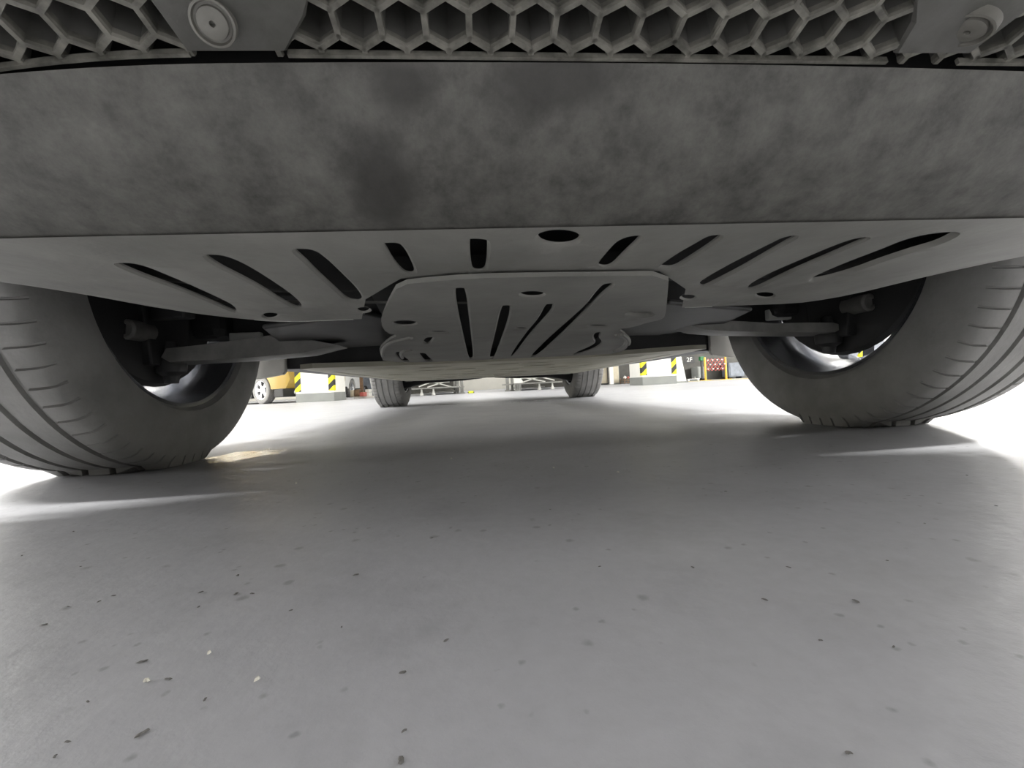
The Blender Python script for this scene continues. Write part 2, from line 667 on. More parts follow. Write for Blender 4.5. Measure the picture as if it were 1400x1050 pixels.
def sheet(outer, holes, zf, step=.03, edge=.012, chamfer=.003):
    """holes: list of (polygon, depth, taper)"""
    mb = MB()
    outer = dense(outer, step)
    loops = [outer] + [h[0] for h in holes]
    pts, edges = [], []
    for lp in loops:
        b = len(pts)
        pts += lp
        edges += [(b + i, b + (i + 1) % len(lp)) for i in range(len(lp))]
    xs, ys = [p[0] for p in outer], [p[1] for p in outer]
    x = min(xs) + step / 2
    while x < max(xs):
        y = min(ys) + step / 2
        while y < max(ys):
            if inside((x, y), outer) and not any(inside((x, y), h[0]) for h in holes):
                pts.append((x, y))
            y += step
        x += step
    v2, _, f2, _, _, _ = delaunay_2d_cdt([Vector(p) for p in pts], edges, [], 0, 1e-6)
    fs = []
    for f in f2:
        c = sum((v2[i] for i in f), Vector((0, 0))) / len(f)
        if inside(c, outer) and not any(inside(c, h[0]) for h in holes):
            fs.append(tuple(f))
    mb.add([(p.x, p.y, zf(p.x, p.y)) for p in v2], fs)
    for poly, depth, taper in holes:
        if area(poly) < 0:
            poly = poly[::-1]
        n = len(poly)
        rings = [[(p[0], p[1], zf(*p)) for p in poly]]
        c0 = inset(poly, chamfer)
        rings.append([(p[0], p[1], zf(*q) + chamfer * .7) for p, q in zip(c0, poly)])
        cx = sum(p[0] for p in poly) / n
        cy = sum(p[1] for p in poly) / n
        c1 = inset(poly, chamfer + taper)
        rings.append([(p[0], p[1], zf(*q) + abs(depth)) for p, q in zip(c1, poly)])
        vs = [p for r in rings for p in r]
        ff = [(j * n + i, j * n + (i + 1) % n, (j + 1) * n + (i + 1) % n, (j + 1) * n + i) for j in range(2) for i in range(n)]
        if depth > 0:           # a blind recess; a negative depth is a slot right through
            ff.append(tuple(range(2 * n, 3 * n)))
        mb.add(vs, ff)
    if edge:
        n = len(outer)
        vs = [(p[0], p[1], zf(*p)) for p in outer] + [(p[0], p[1], zf(*p) + edge) for p in outer]
        mb.add(vs, [(i, (i + 1) % n, n + (i + 1) % n, n + i) for i in range(n)])
    return mb


def weld(o, d=2e-4):
    bm = bmesh.new()
    bm.from_mesh(o.data)
    bmesh.ops.remove_doubles(bm, verts=bm.verts, dist=d)
    bmesh.ops.recalc_face_normals(bm, faces=bm.faces)
    for f in bm.faces:
        f.smooth = True
    for e in bm.edges:
        e.smooth = len(e.link_faces) == 2 and e.calc_face_angle(0) < .6
    bm.to_mesh(o.data)
    bm.free()


Y_CR, Y_RE, Z_CR = -.662, -.42, .226


def sweep(x): return .10 * max(0, abs(x) - .30) ** 2       # bumper sweeps back towards its corners


def z_rear(x):
    a = max(0, abs(x) - .30)
    return .2125 + .08 * min(1, (a / .36)) ** 1.5


def z_tray(x, y):
    t = min(1.1, max(0, (y - Y_CR) / (Y_RE - Y_CR)))
    return Z_CR * (1 - t) + z_rear(x) * t + .0015 * math.sin(t * PI)


def px_poly(o, s, pts): return [(o[0] + x / s, o[1] + y / s) for x, y in pts]


def cast(pts, zf):
    return [tuple(hit(x, y, zf)[:2]) for x, y in pts]


def oval(cx, cy, rx, ry, n=20):
    return [(cx + rx * math.cos(2 * PI * i / n), cy + ry * math.sin(2 * PI * i / n)) for i in range(n)]


A, B, C8 = ((150, 300), 3.784), ((480, 290), 2.9167), ((900, 300), 2.8)
tray_slots = [
    px_poly(*A, [(25, 232), (60, 228), (140, 230), (260, 275), (480, 370), (640, 445), (668, 482), (640, 482), (480, 412), (330, 352), (200, 307), (90, 264)]),
    px_poly(*A, [(480, 190), (520, 186), (590, 188), (700, 235), (860, 335), (960, 405), (1010, 460), (960, 462), (880, 420), (760, 345), (640, 285), (550, 240)]),
    px_poly(*A, [(940, 160), (980, 155), (1050, 158), (1120, 205), (1220, 300), (1290, 370), (1320, 430), (1230, 425), (1170, 370), (1080, 290), (1010, 220)]),
    px_poly(*B, [(122, 128), (150, 125), (190, 125), (225, 160), (262, 245), (240, 253), (205, 245), (165, 200), (145, 165)]),
    px_poly(*B, [(468, 115), (480, 108), (540, 112), (550, 130), (543, 225), (525, 240), (490, 240), (475, 225)]),
    px_poly(*B, [(1165, 97), (1110, 98), (1060, 120), (1010, 175), (978, 215), (995, 225), (1040, 222), (1090, 170), (1140, 125)]),
    px_poly(*C8, [(255, 62), (200, 62), (160, 85), (80, 130), (10, 178), (5, 188), (60, 190), (110, 160), (190, 110)]),
    px_poly(*C8, [(545, 64), (490, 66), (440, 90), (300, 160), (200, 215), (148, 250), (170, 264), (230, 235), (320, 190), (460, 110)]),
    px_poly(*C8, [(820, 70), (760, 72), (690, 95), (560, 150), (430, 205), (350, 250), (335, 272), (380, 265), (480, 215), (620, 155), (740, 105)]),
]
holes = [(widen(chaikin(cast(p, z_tray)), .0015), -.003, .0002) for p in tray_slots]
big = px_poly(*C8, [(1180, 48), (1080, 48), (960, 70), (850, 115), (730, 160), (600, 215), (560, 245), (650, 230), (760, 200), (870, 160), (980, 125), (1090, 95)])
holes.append((chaikin(cast(big, z_tray)), -.004, .002))
holes.append((cast(oval(764, 326, 33, 12, 28), z_tray), -.003, .0002))
for o_ in ((370, 432, 13, 4.5), (941, 407, 12, 4), (1046, 404, 15, 4.5), (497, 424, 11, 4)):
    holes.append((cast(oval(*o_), z_tray), -.002, .0002))
XE = .74
outer = [(-XE + i * .02, Y_CR + sweep(-XE + i * .02)) for i in range(int(2 * XE / .02) + 1)]
outer += [(XE, -.47), (.64, -.425), (.5, Y_RE), (.16, Y_RE), (.125, -.50), (.07, -.562), (-.155, -.562), (-.2, -.50), (-.225, Y_RE), (-.5, Y_RE), (-.64, -.425), (-XE, -.47)]
tray = sheet(outer, holes, z_tray, step=.025, edge=0, chamfer=.0022).build('under_tray', MAT['tray'], car)
weld(tray)
lin = sheet([(-.6, -.63), (.6, -.63), (.6, -.44), (.5, -.43), (-.5, -.43), (-.6, -.44)], [], lambda x, y: z_tray(x, y) + .03, step=.05, edge=0)
lin.build('tray_slot_dark_sheet', MAT['black'], car)  # black sheet added above the tray so its slots look dark
for xa, xb in ((-.345, -.235), (.165, .2)):
    ed = MB()
    ed.tube([(xa + (xb - xa) * i / 6, Y_RE + .002, z_tray(xa + (xb - xa) * i / 6, Y_RE) + .001) for i in range(7)], .0012, 6)
    ed.build('metal_edge_strip', MAT['strip'], tray, smooth=1)


# ---- chin: the lower face of the front bumper
def chin_pt(x, t):
    """t 0 at the crease, 1 at the lip under the grille, then on up the outer fascia"""
    y0, z0 = Y_CR + sweep(x), z_tray(x, Y_CR)
    y1, z1 = -.7262 + .45 * max(0, abs(x) - .2) ** 2, .2825 - .05 * abs(x) ** 2
    k = t
    bow = .006 * math.sin(PI * k)
    return (x, y0 + .004 * (1 - k) ** 6 + (y1 - y0) * k - bow * .7, z0 + (z1 - z0) * k - bow * .7)


mb = MB()
NX, NT = 100, 24
vs, fs = [], []
for i in range(NX + 1):
    x = -.9 + 1.8 * i / NX
    for j in range(NT + 1):
        vs.append(chin_pt(x, j / NT))
    # lip turns back in under the grille
    p = chin_pt(x, 1)
    vs.append((x, p[1] + .003, p[2] + .0015))
    vs.append((x, p[1] + .03, p[2] + .001))
K = NT + 3
fs = [(i * K + j, i * K + j + 1, (i + 1) * K + j + 1, (i + 1) * K + j) for i in range(NX) for j in range(K - 1)]
mb.add(vs, fs)
bumper = mb.build('front_bumper', MAT['bumper'], car, smooth=.7)

# ---- honeycomb grille: a shallow sloping intake panel that faces down in front of the chin
TG = math.radians(13)
Y_G, Z_G = -.7275, .2855


def gsw(x): return .9 * max(0, abs(x) - .2) ** 2


def GP(x, v, d=0.):
    """point of the panel: v forward along its slope, d up into its depth"""
    return (x, Y_G + gsw(x) - v * math.cos(TG) + d * math.sin(TG), Z_G + v * math.sin(TG) + d * math.cos(TG))


def on_panel(px, py):
    """(x, v) where a sight line meets the panel"""
    d = ray(px, py)
    p0 = Vector((0, Y_G, Z_G))
    n = Vector((0, math.sin(TG), math.cos(TG)))
    p = CAM_C + d * ((p0 - CAM_C).dot(n) / d.dot(n))
    for _ in range(6):
        p0 = Vector((0, Y_G + gsw(p.x), Z_G))
        p = CAM_C + d * ((p0 - CAM_C).dot(n) / d.dot(n))
    return (p.x, (Y_G + gsw(p.x) - p.y) * math.cos(TG) + (p.z - Z_G) * math.sin(TG))


P = .0195
S_ = P / math.sqrt(3)
BOSS = [[on_panel(*q) for q in ((198, -40), (205, 0), (258, 70), (392, 70), (418, 22), (428, -40))],
        [on_panel(*q) for q in ((1258, -40), (1246, 30), (1222, 73), (1322, 73), (1404, 12), (1432, -40))]]
mb, lip = MB(), MB()
seen = set()


def hexedge(a, b):
    key = tuple(sorted((tuple(round(q, 4) for q in a), tuple(round(q, 4) for q in b))))
    if key in seen:
        return
    seen.add(key)
    A_, B_ = Vector(a), Vector(b)
    d = (B_ - A_).normalized()
    nrm = Vector((-d.y, d.x))
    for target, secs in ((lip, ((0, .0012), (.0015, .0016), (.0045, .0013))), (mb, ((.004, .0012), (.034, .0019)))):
        vs = []
        for dd, th in secs:
            for q in (A_ - d * th * .5, B_ + d * th * .5):
                for sgn in (-1, 1):
                    vs.append(GP(q.x + nrm.x * th * sgn, q.y + nrm.y * th * sgn, dd))
        k = len(secs) - 1
        fs = [(0, 1, 3, 2), (4 * k, 4 * k + 2, 4 * k + 3, 4 * k + 1)]
        for j in range(k):
            o = 4 * j
            fs += [(o, o + 4, o + 5, o + 1), (o + 2, o + 3, o + 7, o + 6), (o, o + 2, o + 6, o + 4), (o + 1, o + 5, o + 7, o + 3)]
        target.add(vs, fs)


VB = on_panel(690, 70)[1]       # lowest points of the first full row
XO = on_panel(730, 40)[0]
for row in range(-1, 4):
    for c in range(-24, 25):
        cx = XO + c * P + (P / 2 if row % 2 else 0)
        cv = VB + S_ + row * 1.5 * S_
        if abs(cx) > .42 or any(inside((cx, cv), w_) for w_ in (inset(q, -.006) for q in BOSS)):
            continue
        cor = [(cx + S_ * math.sin(PI / 3 * k), cv + S_ * math.cos(PI / 3 * k)) for k in range(6)]
        for k in range(6):
            a, b = cor[k], cor[(k + 1) % 6]
            if max(a[1], b[1]) < VB - .0005:
                continue
            a2, b2 = (a[0], max(a[1], VB - .0035)), (b[0], max(b[1], VB - .0035))
            if a2 != b2:
                hexedge(a2, b2)
grille = mb.build('honeycomb_grille', MAT['panel'], car)  # cell walls coloured darker than the lip: shade inside put into the colour
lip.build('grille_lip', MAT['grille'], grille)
for xa, xb in ((-.42, BOSS[0][2][0]), (BOSS[0][3][0], BOSS[1][2][0]), (BOSS[1][3][0], .42)):
    n = 14
    fr = MB()
    vs = []
    for i in range(n + 1):
        x = xa + (xb - xa) * i / n
        vs += [GP(x, VB - .0036, -.0012), GP(x, VB - .0019, -.0012), GP(x, VB - .0019, .002), GP(x, VB - .0036, .002)]
    fr.add(vs, [(4 * i + j, 4 * i + (j + 1) % 4, 4 * i + 4 + (j + 1) % 4, 4 * i + 4 + j) for i in range(n) for j in range(4)] + [(0, 1, 2, 3), (4 * n, 4 * n + 1, 4 * n + 2, 4 * n + 3)])
    fr.build('grille_frame', MAT['grille'], car)
bk = MB()
n = 24
vs = []
for i in range(n + 1):
    x = -.6 + 1.2 * i / n
    vs += [GP(x, -.012, .0), GP(x, -.012, .036), GP(x, .085, .036)]
bk.add(vs, [(3 * i + j, 3 * i + j + 1, 3 * i + 4 + j, 3 * i + 3 + j) for i in range(n) for j in range(2)])
bk.build('grille_backing', MAT['black'], car)


def boss(poly, cpx, dr, tilt, face):
    mb = MB()
    n = len(poly)
    vs = [GP(x, v, -.0015) for x, v in inset(poly, .0015)] + [GP(x, v, .0005) for x, v in inset(poly, 0)] + [GP(x, v, .022) for x, v in inset(poly, 0)]
    mb.add(vs, [tuple(range(n))] + [(j * n + i, j * n + (i + 1) % n, (j + 1) * n + (i + 1) % n, (j + 1) * n + i) for j in range(2) for i in range(n)])
    pn = mb.build('sensor_panel', MAT['panel'], car)
    x, v = on_panel(*cpx)
    m = Matrix.Translation(GP(x, v, -.005 if face < PI else -.001)) @ Matrix.Rotation(face, 4, 'X') @ Matrix.Rotation(tilt, 4, 'Y')
    MB().lathe([(dr * 1.55, -.002), (dr * 1.48, .0022), (dr * 1.32, .0024), (dr * 1.22, .0004), (dr * 1.05, .0004), (dr, .0022), (dr * .5, .0032), (dr * .2, .0030), (dr * .17, .0004), (0, .0004)], 36, m).build('round_cap', MAT['cap'], pn, smooth=.7)


boss(BOSS[0], (293, 18), .0056, .2, PI - .7)
boss(BOSS[1], (1326, 34), .0068, -.45, PI + TG)

# outer skin of the bumper: from the grille's front edge (at the corners: from the chin) up to the body
def fsw(x): return .95 * max(0, abs(x) - .42) ** 2


vs = []
NF = 60
for i in range(NF + 1):
    x = -.9 + 1.8 * i / NF
    k = min(1, max(0, (abs(x) - .40) / .12))
    k = k * k * (3 - 2 * k)
    a, c_ = Vector(GP(x, .083, 0)), Vector(chin_pt(x, 1))
    lo = a.lerp(c_, k)
    yo = fsw(x) - .828
    vs += [tuple(lo), (x, min(lo.y, yo + .012), lo.z + .012), (x, yo, .36), (x, yo - .004, .44), (x, yo + .004, .52), (x, yo + .05, .60), (x, yo + .12, .62)]
K = 7
mb = MB().add(vs, [(i * K + j, i * K + j + 1, (i + 1) * K + j + 1, (i + 1) * K + j) for i in range(NF) for j in range(K - 1)])
for s in (-1, 1):       # flanks of the bumper in front of the wheel arches
    low = [chin_pt(s * .9, t / 6) for t in range(7)]
    low = [(s * .9, -.43, .27)] + low
    vs = [p for q in low for p in (q, (s * .915, q[1], .62))]
    mb.add(vs, [(2 * i, 2 * i + 1, 2 * i + 3, 2 * i + 2) for i in range(len(low) - 1)])
o = mb.build('bumper_skin', MAT['paint'], car)
weld(o)

# ---- engine cover plate behind the tray
PA, PB = (-.58, .2165), (.34, .1985)


def z_plate(x, y):
    t = (y - PA[0]) / (PB[0] - PA[0])
    return PA[1] + (PB[1] - PA[1]) * min(1.1, max(-.1, t))


pl_out = px_poly(*B, [(190, 290), (330, 276), (470, 265), (700, 259), (1000, 255), (1268, 252), (1262, 330), (1254, 415), (1235, 430), (1180, 441), (1130, 458), (1060, 468),
                      (1085, 480), (1110, 505), (1108, 528), (1095, 548), (1060, 562), (1000, 570), (880, 577), (720, 584), (480, 594), (330, 601), (130, 597), (118, 570), (112, 545), (150, 510), (190, 492),
                      (140, 482), (118, 445), (130, 405), (155, 350)])
pl_slots = [
    [(410, 305), (435, 303), (460, 305), (472, 420), (490, 580), (478, 586), (467, 582), (440, 470), (420, 380)],
    [(598, 375), (618, 372), (640, 375), (628, 440), (572, 582), (560, 586), (550, 582), (575, 480)],
    [(775, 370), (795, 366), (812, 368), (795, 405), (720, 480), (650, 572), (632, 578), (690, 490), (745, 430)],
    [(1010, 288), (1030, 285), (1055, 288), (1000, 330), (930, 400), (870, 460), (760, 560), (730, 578), (712, 578), (780, 510), (860, 440), (940, 370), (975, 320)],
    [(975, 480), (1000, 478), (985, 500), (1005, 520), (980, 540), (930, 560), (880, 572), (900, 558), (950, 538), (978, 522), (962, 500)],
    [(175, 560), (195, 556), (205, 575), (240, 597), (205, 597), (185, 580)],
    [(268, 562), (295, 562), (310, 580), (330, 594), (300, 597), (282, 582)],
    [(285, 520), (300, 500), (330, 498), (325, 512), (305, 528)],
]
holes = [(widen(chaikin(cast(px_poly(*B, p), z_plate)), .0015), -.003, .0002) for p in pl_slots]
for o_, dp in (((727.5, 402.5, 19, 4.5), .01), ((553.5, 442, 18, 4), .012), ((712, 449, 9, 1.6), .01), ((817, 445.5, 15, 1.8), .012), ((875, 430, 21, 4.5), .006), ((600, 454, 15, 1.7), .01)):
    holes.append((cast(oval(*o_), z_plate), -.002 if dp > .006 else dp, .0003))
plate = sheet(chaikin(cast(pl_out, z_plate), 1), holes, z_plate, step=.03, edge=.004, chamfer=.0022).build('engine_cover_plate', MAT['plate'], car)
weld(plate)
sheet([(-.2, -.545), (.1, -.545), (.2, -.2), (.2, .25), (-.26, .25), (-.24, -.2)], [], lambda x, y: z_plate(x, y) + .03, step=.08, edge=0).build('plate_slot_dark_sheet', MAT['black'], car)  # black sheet put over the cover plate to darken its slots
for pts in ([(129, 585), (122, 550), (150, 520), (200, 505), (265, 494)], [(210, 590), (196, 565), (210, 550), (260, 545)],
            [(1035, 478), (1095, 500), (1098, 530), (1020, 566)], [(1060, 474), (1112, 503), (1104, 540)]):
    q = chaikin(px_poly(*B, pts), 2, False)

    rb = MB().tube([Vector(hit(x, y, z_plate)) for x, y in q], .004, 8)
    rb.build('moulded_rib', MAT['plate'], plate, smooth=1)

# ---- belly panel
ZB = .194


def z_belly(x, y): return ZB + .012 * max(0, (x - .2) / .42) * max(0, 1 - (y - .2) / 2)


b_out = [(-.54, .20), (-.50, .17), (-.2, .24), (.2, .24), (.50, .22), (.56, .25), (.60, .6), (.625, 2.2), (.55, 2.32), (-.5, 2.3), (-.6, 2.2), (-.575, .6)]
bh = []
for yy, sx, hy in ((.40, .10, .03), (.60, .11, .045), (.86, .10, .05), (1.2, .10, .07), (1.62, .09, .09), (1.95, .08, .08)):
    for i in range(-4, 5):
        x = i * .125 + .03 * math.sin(yy * 9 + i)
        if abs(x) > .47 or (i + int(yy * 10)) % 3 == 0:
            continue
        k = hy * (.5 + .5 * abs(math.sin(i * 1.7 + yy * 5)))
        bh.append((chaikin([(x - sx / 2, yy - k * .7), (x + sx / 2, yy - k), (x + sx / 2, yy + k * .7), (x - sx / 2, yy + k)], 1), -.003, .0003))
for yy, wd in ((.30, .016), (.50, .012), (.73, .02), (1.03, .02), (1.40, .03), (1.78, .03), (2.1, .03)):
    bh.append(([(-.46, yy), (.46, yy), (.46, yy + wd), (-.46, yy + wd)], .006, 0))
for s in (-1, 1):
    x0, x1 = (.525, .565) if s > 0 else (-.515, -.545)
    bh.append(([(x0, .42), (x0 + s * .016, .42), (x1 + s * .016, 2.1), (x1, 2.1)], .01, 0))
belly = sheet(b_out, bh, z_belly, step=.08, edge=.012, chamfer=.0008).build('belly_panel', MAT['belly'], car)
weld(belly)

# ---- dark structure above: body pan, arch liners, subframe
MB().box((0, 1.35, .262), (1.1, 2.15, .02)).box((.65, 1.32, .26), (.16, 1.76, .10)).box((-.64, 1.32, .26), (.16, 1.76, .10)).box((0, .26, .235), (1.1, .03, .05)).box((0, 3.1, .33), (1.5, .9, .02)).build('body_pan', MAT['dark'], car)
MB().box((0, .0, .375), (1.0, .95, .02)).box((0, .235, .31), (1.05, .02, .12)).build('engine_bay_cover', MAT['dark'], car)
for s in (-1, 1):
    for yy in (0, WB):
        mb = MB()
        n = 20
        vs = []
        for i in range(n + 1):
            a = -.05 * PI + 1.1 * PI * i / n
            vs += [(s * .52, yy - .415 * math.cos(a), .36 + .415 * math.sin(a)), (s * .915, yy - .415 * math.cos(a), .36 + .415 * math.sin(a))]
        mb.add(vs, [(2 * i, 2 * i + 1, 2 * i + 3, 2 * i + 2) for i in range(n)])
        mb.box((s * .515, yy, .56), (.01, .83, .40))
        mb.build('wheel_arch_liner', MAT['black'], car, smooth=.7)

sf = MB()
sf.prism([(-.44, -.06), (-.34, -.26), (.30, -.26), (.40, -.06), (.40, .16), (-.44, .16)], 'z', .245, .30)
sf.prism([(-.50, .0), (-.44, -.2), (-.25, -.30), (-.2, -.2), (-.24, .1), (-.42, .16)], 'z', .2385, .247)
sf.prism([(.46, .0), (.40, -.2), (.2, -.30), (.15, -.2), (.19, .1), (.38, .16)], 'z', .2385, .247)
sf.tube([(-.5, .12, .30), (.46, .12, .30)], .03, 12)
sf.build('subframe', MAT['dark'], car, bevel=.004)


def arm_mesh(poly, y0, y1, taper):
    """front outline in (x, z) with depth along y, edges drawn in"""
    mb = MB()
    n = len(poly)
    rings = []
    cx = sum(p[0] for p in poly) / n
    cz = sum(p[1] for p in poly) / n
    for y, k in ((y0, .9), (y0 + .012, 1), (y1 - .012, 1), (y1, .9)):
        rings.append([(cx + (p[0] - cx) * (.985 if k < 1 else 1), y + taper * (p[0] - cx), cz + (p[1] - cz) * k) for p in poly])
    vs = [p for r in rings for p in r]
    fs = [(j * n + i, j * n + (i + 1) % n, (j + 1) * n + (i + 1) % n, (j + 1) * n + i) for j in range(3) for i in range(n)]
    fs += [tuple(range(n))[::-1], tuple(range(3 * n, 4 * n))]
    return mb.add(vs, fs)


al = [(-.705, .234), (-.65, .238), (-.605, .242), (-.54, .249), (-.496, .2555), (-.46, .25), (-.375, .227), (-.44, .212), (-.556, .206), (-.64, .205), (-.70, .204), (-.715, .215)]
arm_mesh(al, -.03, .05, 0).build('control_arm', MAT['arm'], car, smooth=.7)
ar = [(.705, .232), (.64, .235), (.563, .236), (.50, .243), (.40, .252), (.328, .259), (.36, .243), (.402, .228), (.46, .221), (.557, .215), (.64, .211), (.71, .209), (.735, .222)]
arm_mesh(ar, -.03, .05, 0).build('control_arm', MAT['arm'], car, smooth=.7)
for s in (-1, 1):
    x = s * .715
    mb = MB().lathe([(.0, .165), (.012, .165), (.014, .18), (.026, .188), (.028, .205), (.022, .215), (.017, .232), (.012, .25), (0, .25)], 20, Matrix.Translation((x, .0, 0)))
    mb.build('ball_joint', MAT['dark'], car, smooth=.7)
    m = Matrix.Translation((s * .728, -.09, .264)) @ Matrix.Rotation(PI / 2, 4, 'X')
    MB().lathe([(0, -.05), (.019, -.05), (.019, .004), (.015, .008), (.010, .008), (.009, .004), (0, .004)], 20, m).build('steering_joint', MAT['arm'], car, smooth=.7)
    kn = MB()
    kn.prism([(-.05, .20), (.05, .20), (.07, .33), (.05, .46), (-.05, .46), (-.07, .33)], 'x', s * .715, s * .75)
    kn.bar((s * .73, -.03, .3), (s * .60, -.12, .285), .022, .022)
    kn.tube([(s * .71, 0, .36), (s * .62, 0, .35), (s * .2, 0, .34)], [.045, .04, .018], 14)
    kn.tube([(s * .70, -.06, .33), (s * .55, -.08, .32), (s * .3, -.08, .31)], [.012, .012, .016], 10)
    kn.build('hub_carrier', MAT['black'], car, bevel=.004)
    MB().prism([(s * .50, .252), (s * .672, .262), (s * .672, .42), (s * .50, .42)], 'y', .15, .165).build('splash_panel', MAT['black'], car)
    MB().box((s * .715, .15, .37), (.09, .1, .2)).build('brake_caliper', MAT['black'], car, bevel=.02)
    pb = at_y(337, 463, .14) if s < 0 else at_y(1066, 430, .14)
    br = MB().box(pb, (.07, .02, .028))
    br.build('lit_gap_block', MAT['liftw'], car, bevel=.003)  # pale block added in place of a lit gap
    MB().prism([(s * .672, .31), (s * .672, .203), (s * .68, .194), (s * .745, .184), (s * .90, .175), (s * .90, .33)], 'y', .428, .442).build('mud_flap', MAT['flap'], car, bevel=.003)
    tr = MB()
    tr.prism([(s * .70, .14), (s * .6, .165), (s * .5, .18), (s * .2, .188), (s * .05, .2), (s * .05, .24), (s * .70, .26)], 'y', 2.6, 2.72)
    tr.bar((s * .66, 2.66, .22), (s * .58, 2.3, .25), .06, .06)
    tr.tube([(s * .69, 2.7, .36), (s * .2, 2.7, .34)], .035, 12)
    tr.build('trailing_arm', MAT['black'], car, bevel=.006)


# ---- body shell, shared with the parked cars in the background
def car_shell(prof, arches, hw, tumble, belt, name, mt, parent):
    """side outline (y, z) with round wheel arches cut out of its bottom edge; flanks lean in above the belt line"""
    out = []
    for (y, z) in prof:
        out.append((y, z))
    pts, edges = dense(out, .12), []
    n = len(pts)
    edges = [(i, (i + 1) % n) for i in range(n)]
    ys, zs = [p[0] for p in pts], [p[1] for p in pts]
    base = list(pts)
    y = min(ys) + .06
    while y < max(ys):
        z = min(zs) + .06
        while z < max(zs):
            if inside((y, z), base):
                pts.append((y, z))
            z += .12
        y += .12
    v2, _, f2, _, _, _ = delaunay_2d_cdt([Vector(p) for p in pts], edges, [], 0, 1e-6)
    keep = []
    for f in f2:
        c = sum((v2[i] for i in f), Vector((0, 0))) / len(f)
        if inside(c, base):
            keep.append(tuple(f))
    ymid, yl = (max(ys) + min(ys)) / 2, (max(ys) - min(ys)) / 2

    def X(y, z):
        w_ = hw - (tumble * max(0, z - belt)) - .02 * max(0, (belt - z) - .3)
        e = abs(y - ymid) / yl
        return w_ - .16 * max(0, (e - .72) / .28) ** 2
    mb = MB()
    for s in (-1, 1):
        mb.add([(s * X(p.x, p.y), p.x, p.y) for p in v2], keep)
    vs = [(-X(*p), p[0], p[1]) for p in base] + [(X(*p), p[0], p[1]) for p in base]
    mb.add(vs, [(i, (i + 1) % n, n + (i + 1) % n, n + i) for i in range(n)])
    o = mb.build(name, mt, parent)
    weld(o)
    return o, X


def arch(yc, zc, r, z0, n=14):
    """points over a wheel arch from front to back"""
    a0 = math.asin((z0 - zc) / r)
    return [(yc - r * math.cos(a0 + (PI - 2 * a0) * i / n), zc + r * math.sin(a0 + (PI - 2 * a0) * i / n)) for i in range(n + 1)]


zs_ = .25
prof = [(-.60, .34)] + arch(0, .36, .418, .34) + [(.45, zs_), (2.25, zs_)] + arch(WB, .36, .418, .30) + [(3.4, .32), (3.58, .45), (3.6, .8), (3.5, 1.02), (3.1, 1.45), (2.5, 1.6), (1.6, 1.64), (.95, 1.55), (.1, 1.08), (-.5, .96), (-.74, .8), (-.775, .66), (-.76, .5), (-.70, .40)]
car_shell(prof, None, .92, .28, .95, 'body_shell', MAT['paint'], car)


# ------------------------------------------------------------------ things standing in the garage
def depth_at(px, py, x): return at(0, px, py, x).y


def pillar(name, label, x0, x1, y0, y1, corners, rz=0):
    t = thing(name, label, 'pillar', ((x0 + x1) / 2, (y0 + y1) / 2, 0))
    hx, hy = (x1 - x0) / 2, (y1 - y0) / 2
    MB().box((0, 0, CEIL / 2), (2 * hx, 2 * hy, CEIL - .004)).build('shaft', MAT['pillar'], t)
    mb = MB()
    o = .006
    mb.prism([(-hx - o, -hy - o), (hx + o, -hy - o), (hx + o, hy + o), (-hx - o, hy + o)], 'z', .001, .165)
    mb.build('grey_band', MAT['band'], t, bevel=.003)
    for (sx, sy) in corners:
        g = MB()
        w_, th = .09, .012
        cx, cy = sx * hx, sy * hy
        g.prism([(cx + sx * th, cy + sy * th), (cx + sx * th, cy - sy * w_), (cx, cy - sy * w_), (cx, cy), (cx - sx * w_, cy), (cx - sx * w_, cy + sy * th)], 'z', .2, 1.25)
        g.build('corner_guard', MAT['stripes'], t)
    return t


YP = 7.5
xa, xb = at_y(405.5, 551, YP).x, at_y(457, 549, YP).x
pillar('pillar', 'white pillar with grey foot and striped corner guards beside the yellow car', xa, xb, YP, YP + .72, [(-1, -1), (1, -1)])
xa, xb = at_y(879, 527, YP).x, at_y(925, 525, YP).x
pillar('pillar', 'white pillar with grey foot and striped guards left of the folding barrier', xa, xb, YP, YP + .72, [(-1, -1), (1, -1)])
lp = thing('panel', 'pale grey slanting panel leaning behind the right white pillar', 'panel', (0, 0, 0))
pa, pb_ = at_y(926, 525, 8.3), at_y(938.5, 524, 8.3)
lm = MB()
lm.prism([(pa.x, .002), (pb_.x, .002), (pb_.x - .17, 1.0), (pa.x - .10, 1.0)], 'y', 8.28, 8.33)
lm.build('board', MAT['pillar'], lp, bevel=.004)
lm = MB()
lm.box(((pa.x + pb_.x) / 2, 8.35, .02), (pb_.x - pa.x + .04, .16, .036)).build('foot_rail', MAT['band'], lp)
# side pillars glimpsed through the front wheels
p_ = CAM_C + ray(1183, 460) * 4
pillar('pillar', 'white pillar with striped corner guard seen through the right front wheel', p_.x - .06, p_.x + .6, p_.y, p_.y + .6, [(-1, -1), (1, -1)])
p_ = CAM_C + ray(185, 517) * 4
pillar('pillar', 'white pillar glimpsed through the spokes of the left front wheel', p_.x - .5, p_.x + .12, p_.y, p_.y + .6, [(1, -1)])


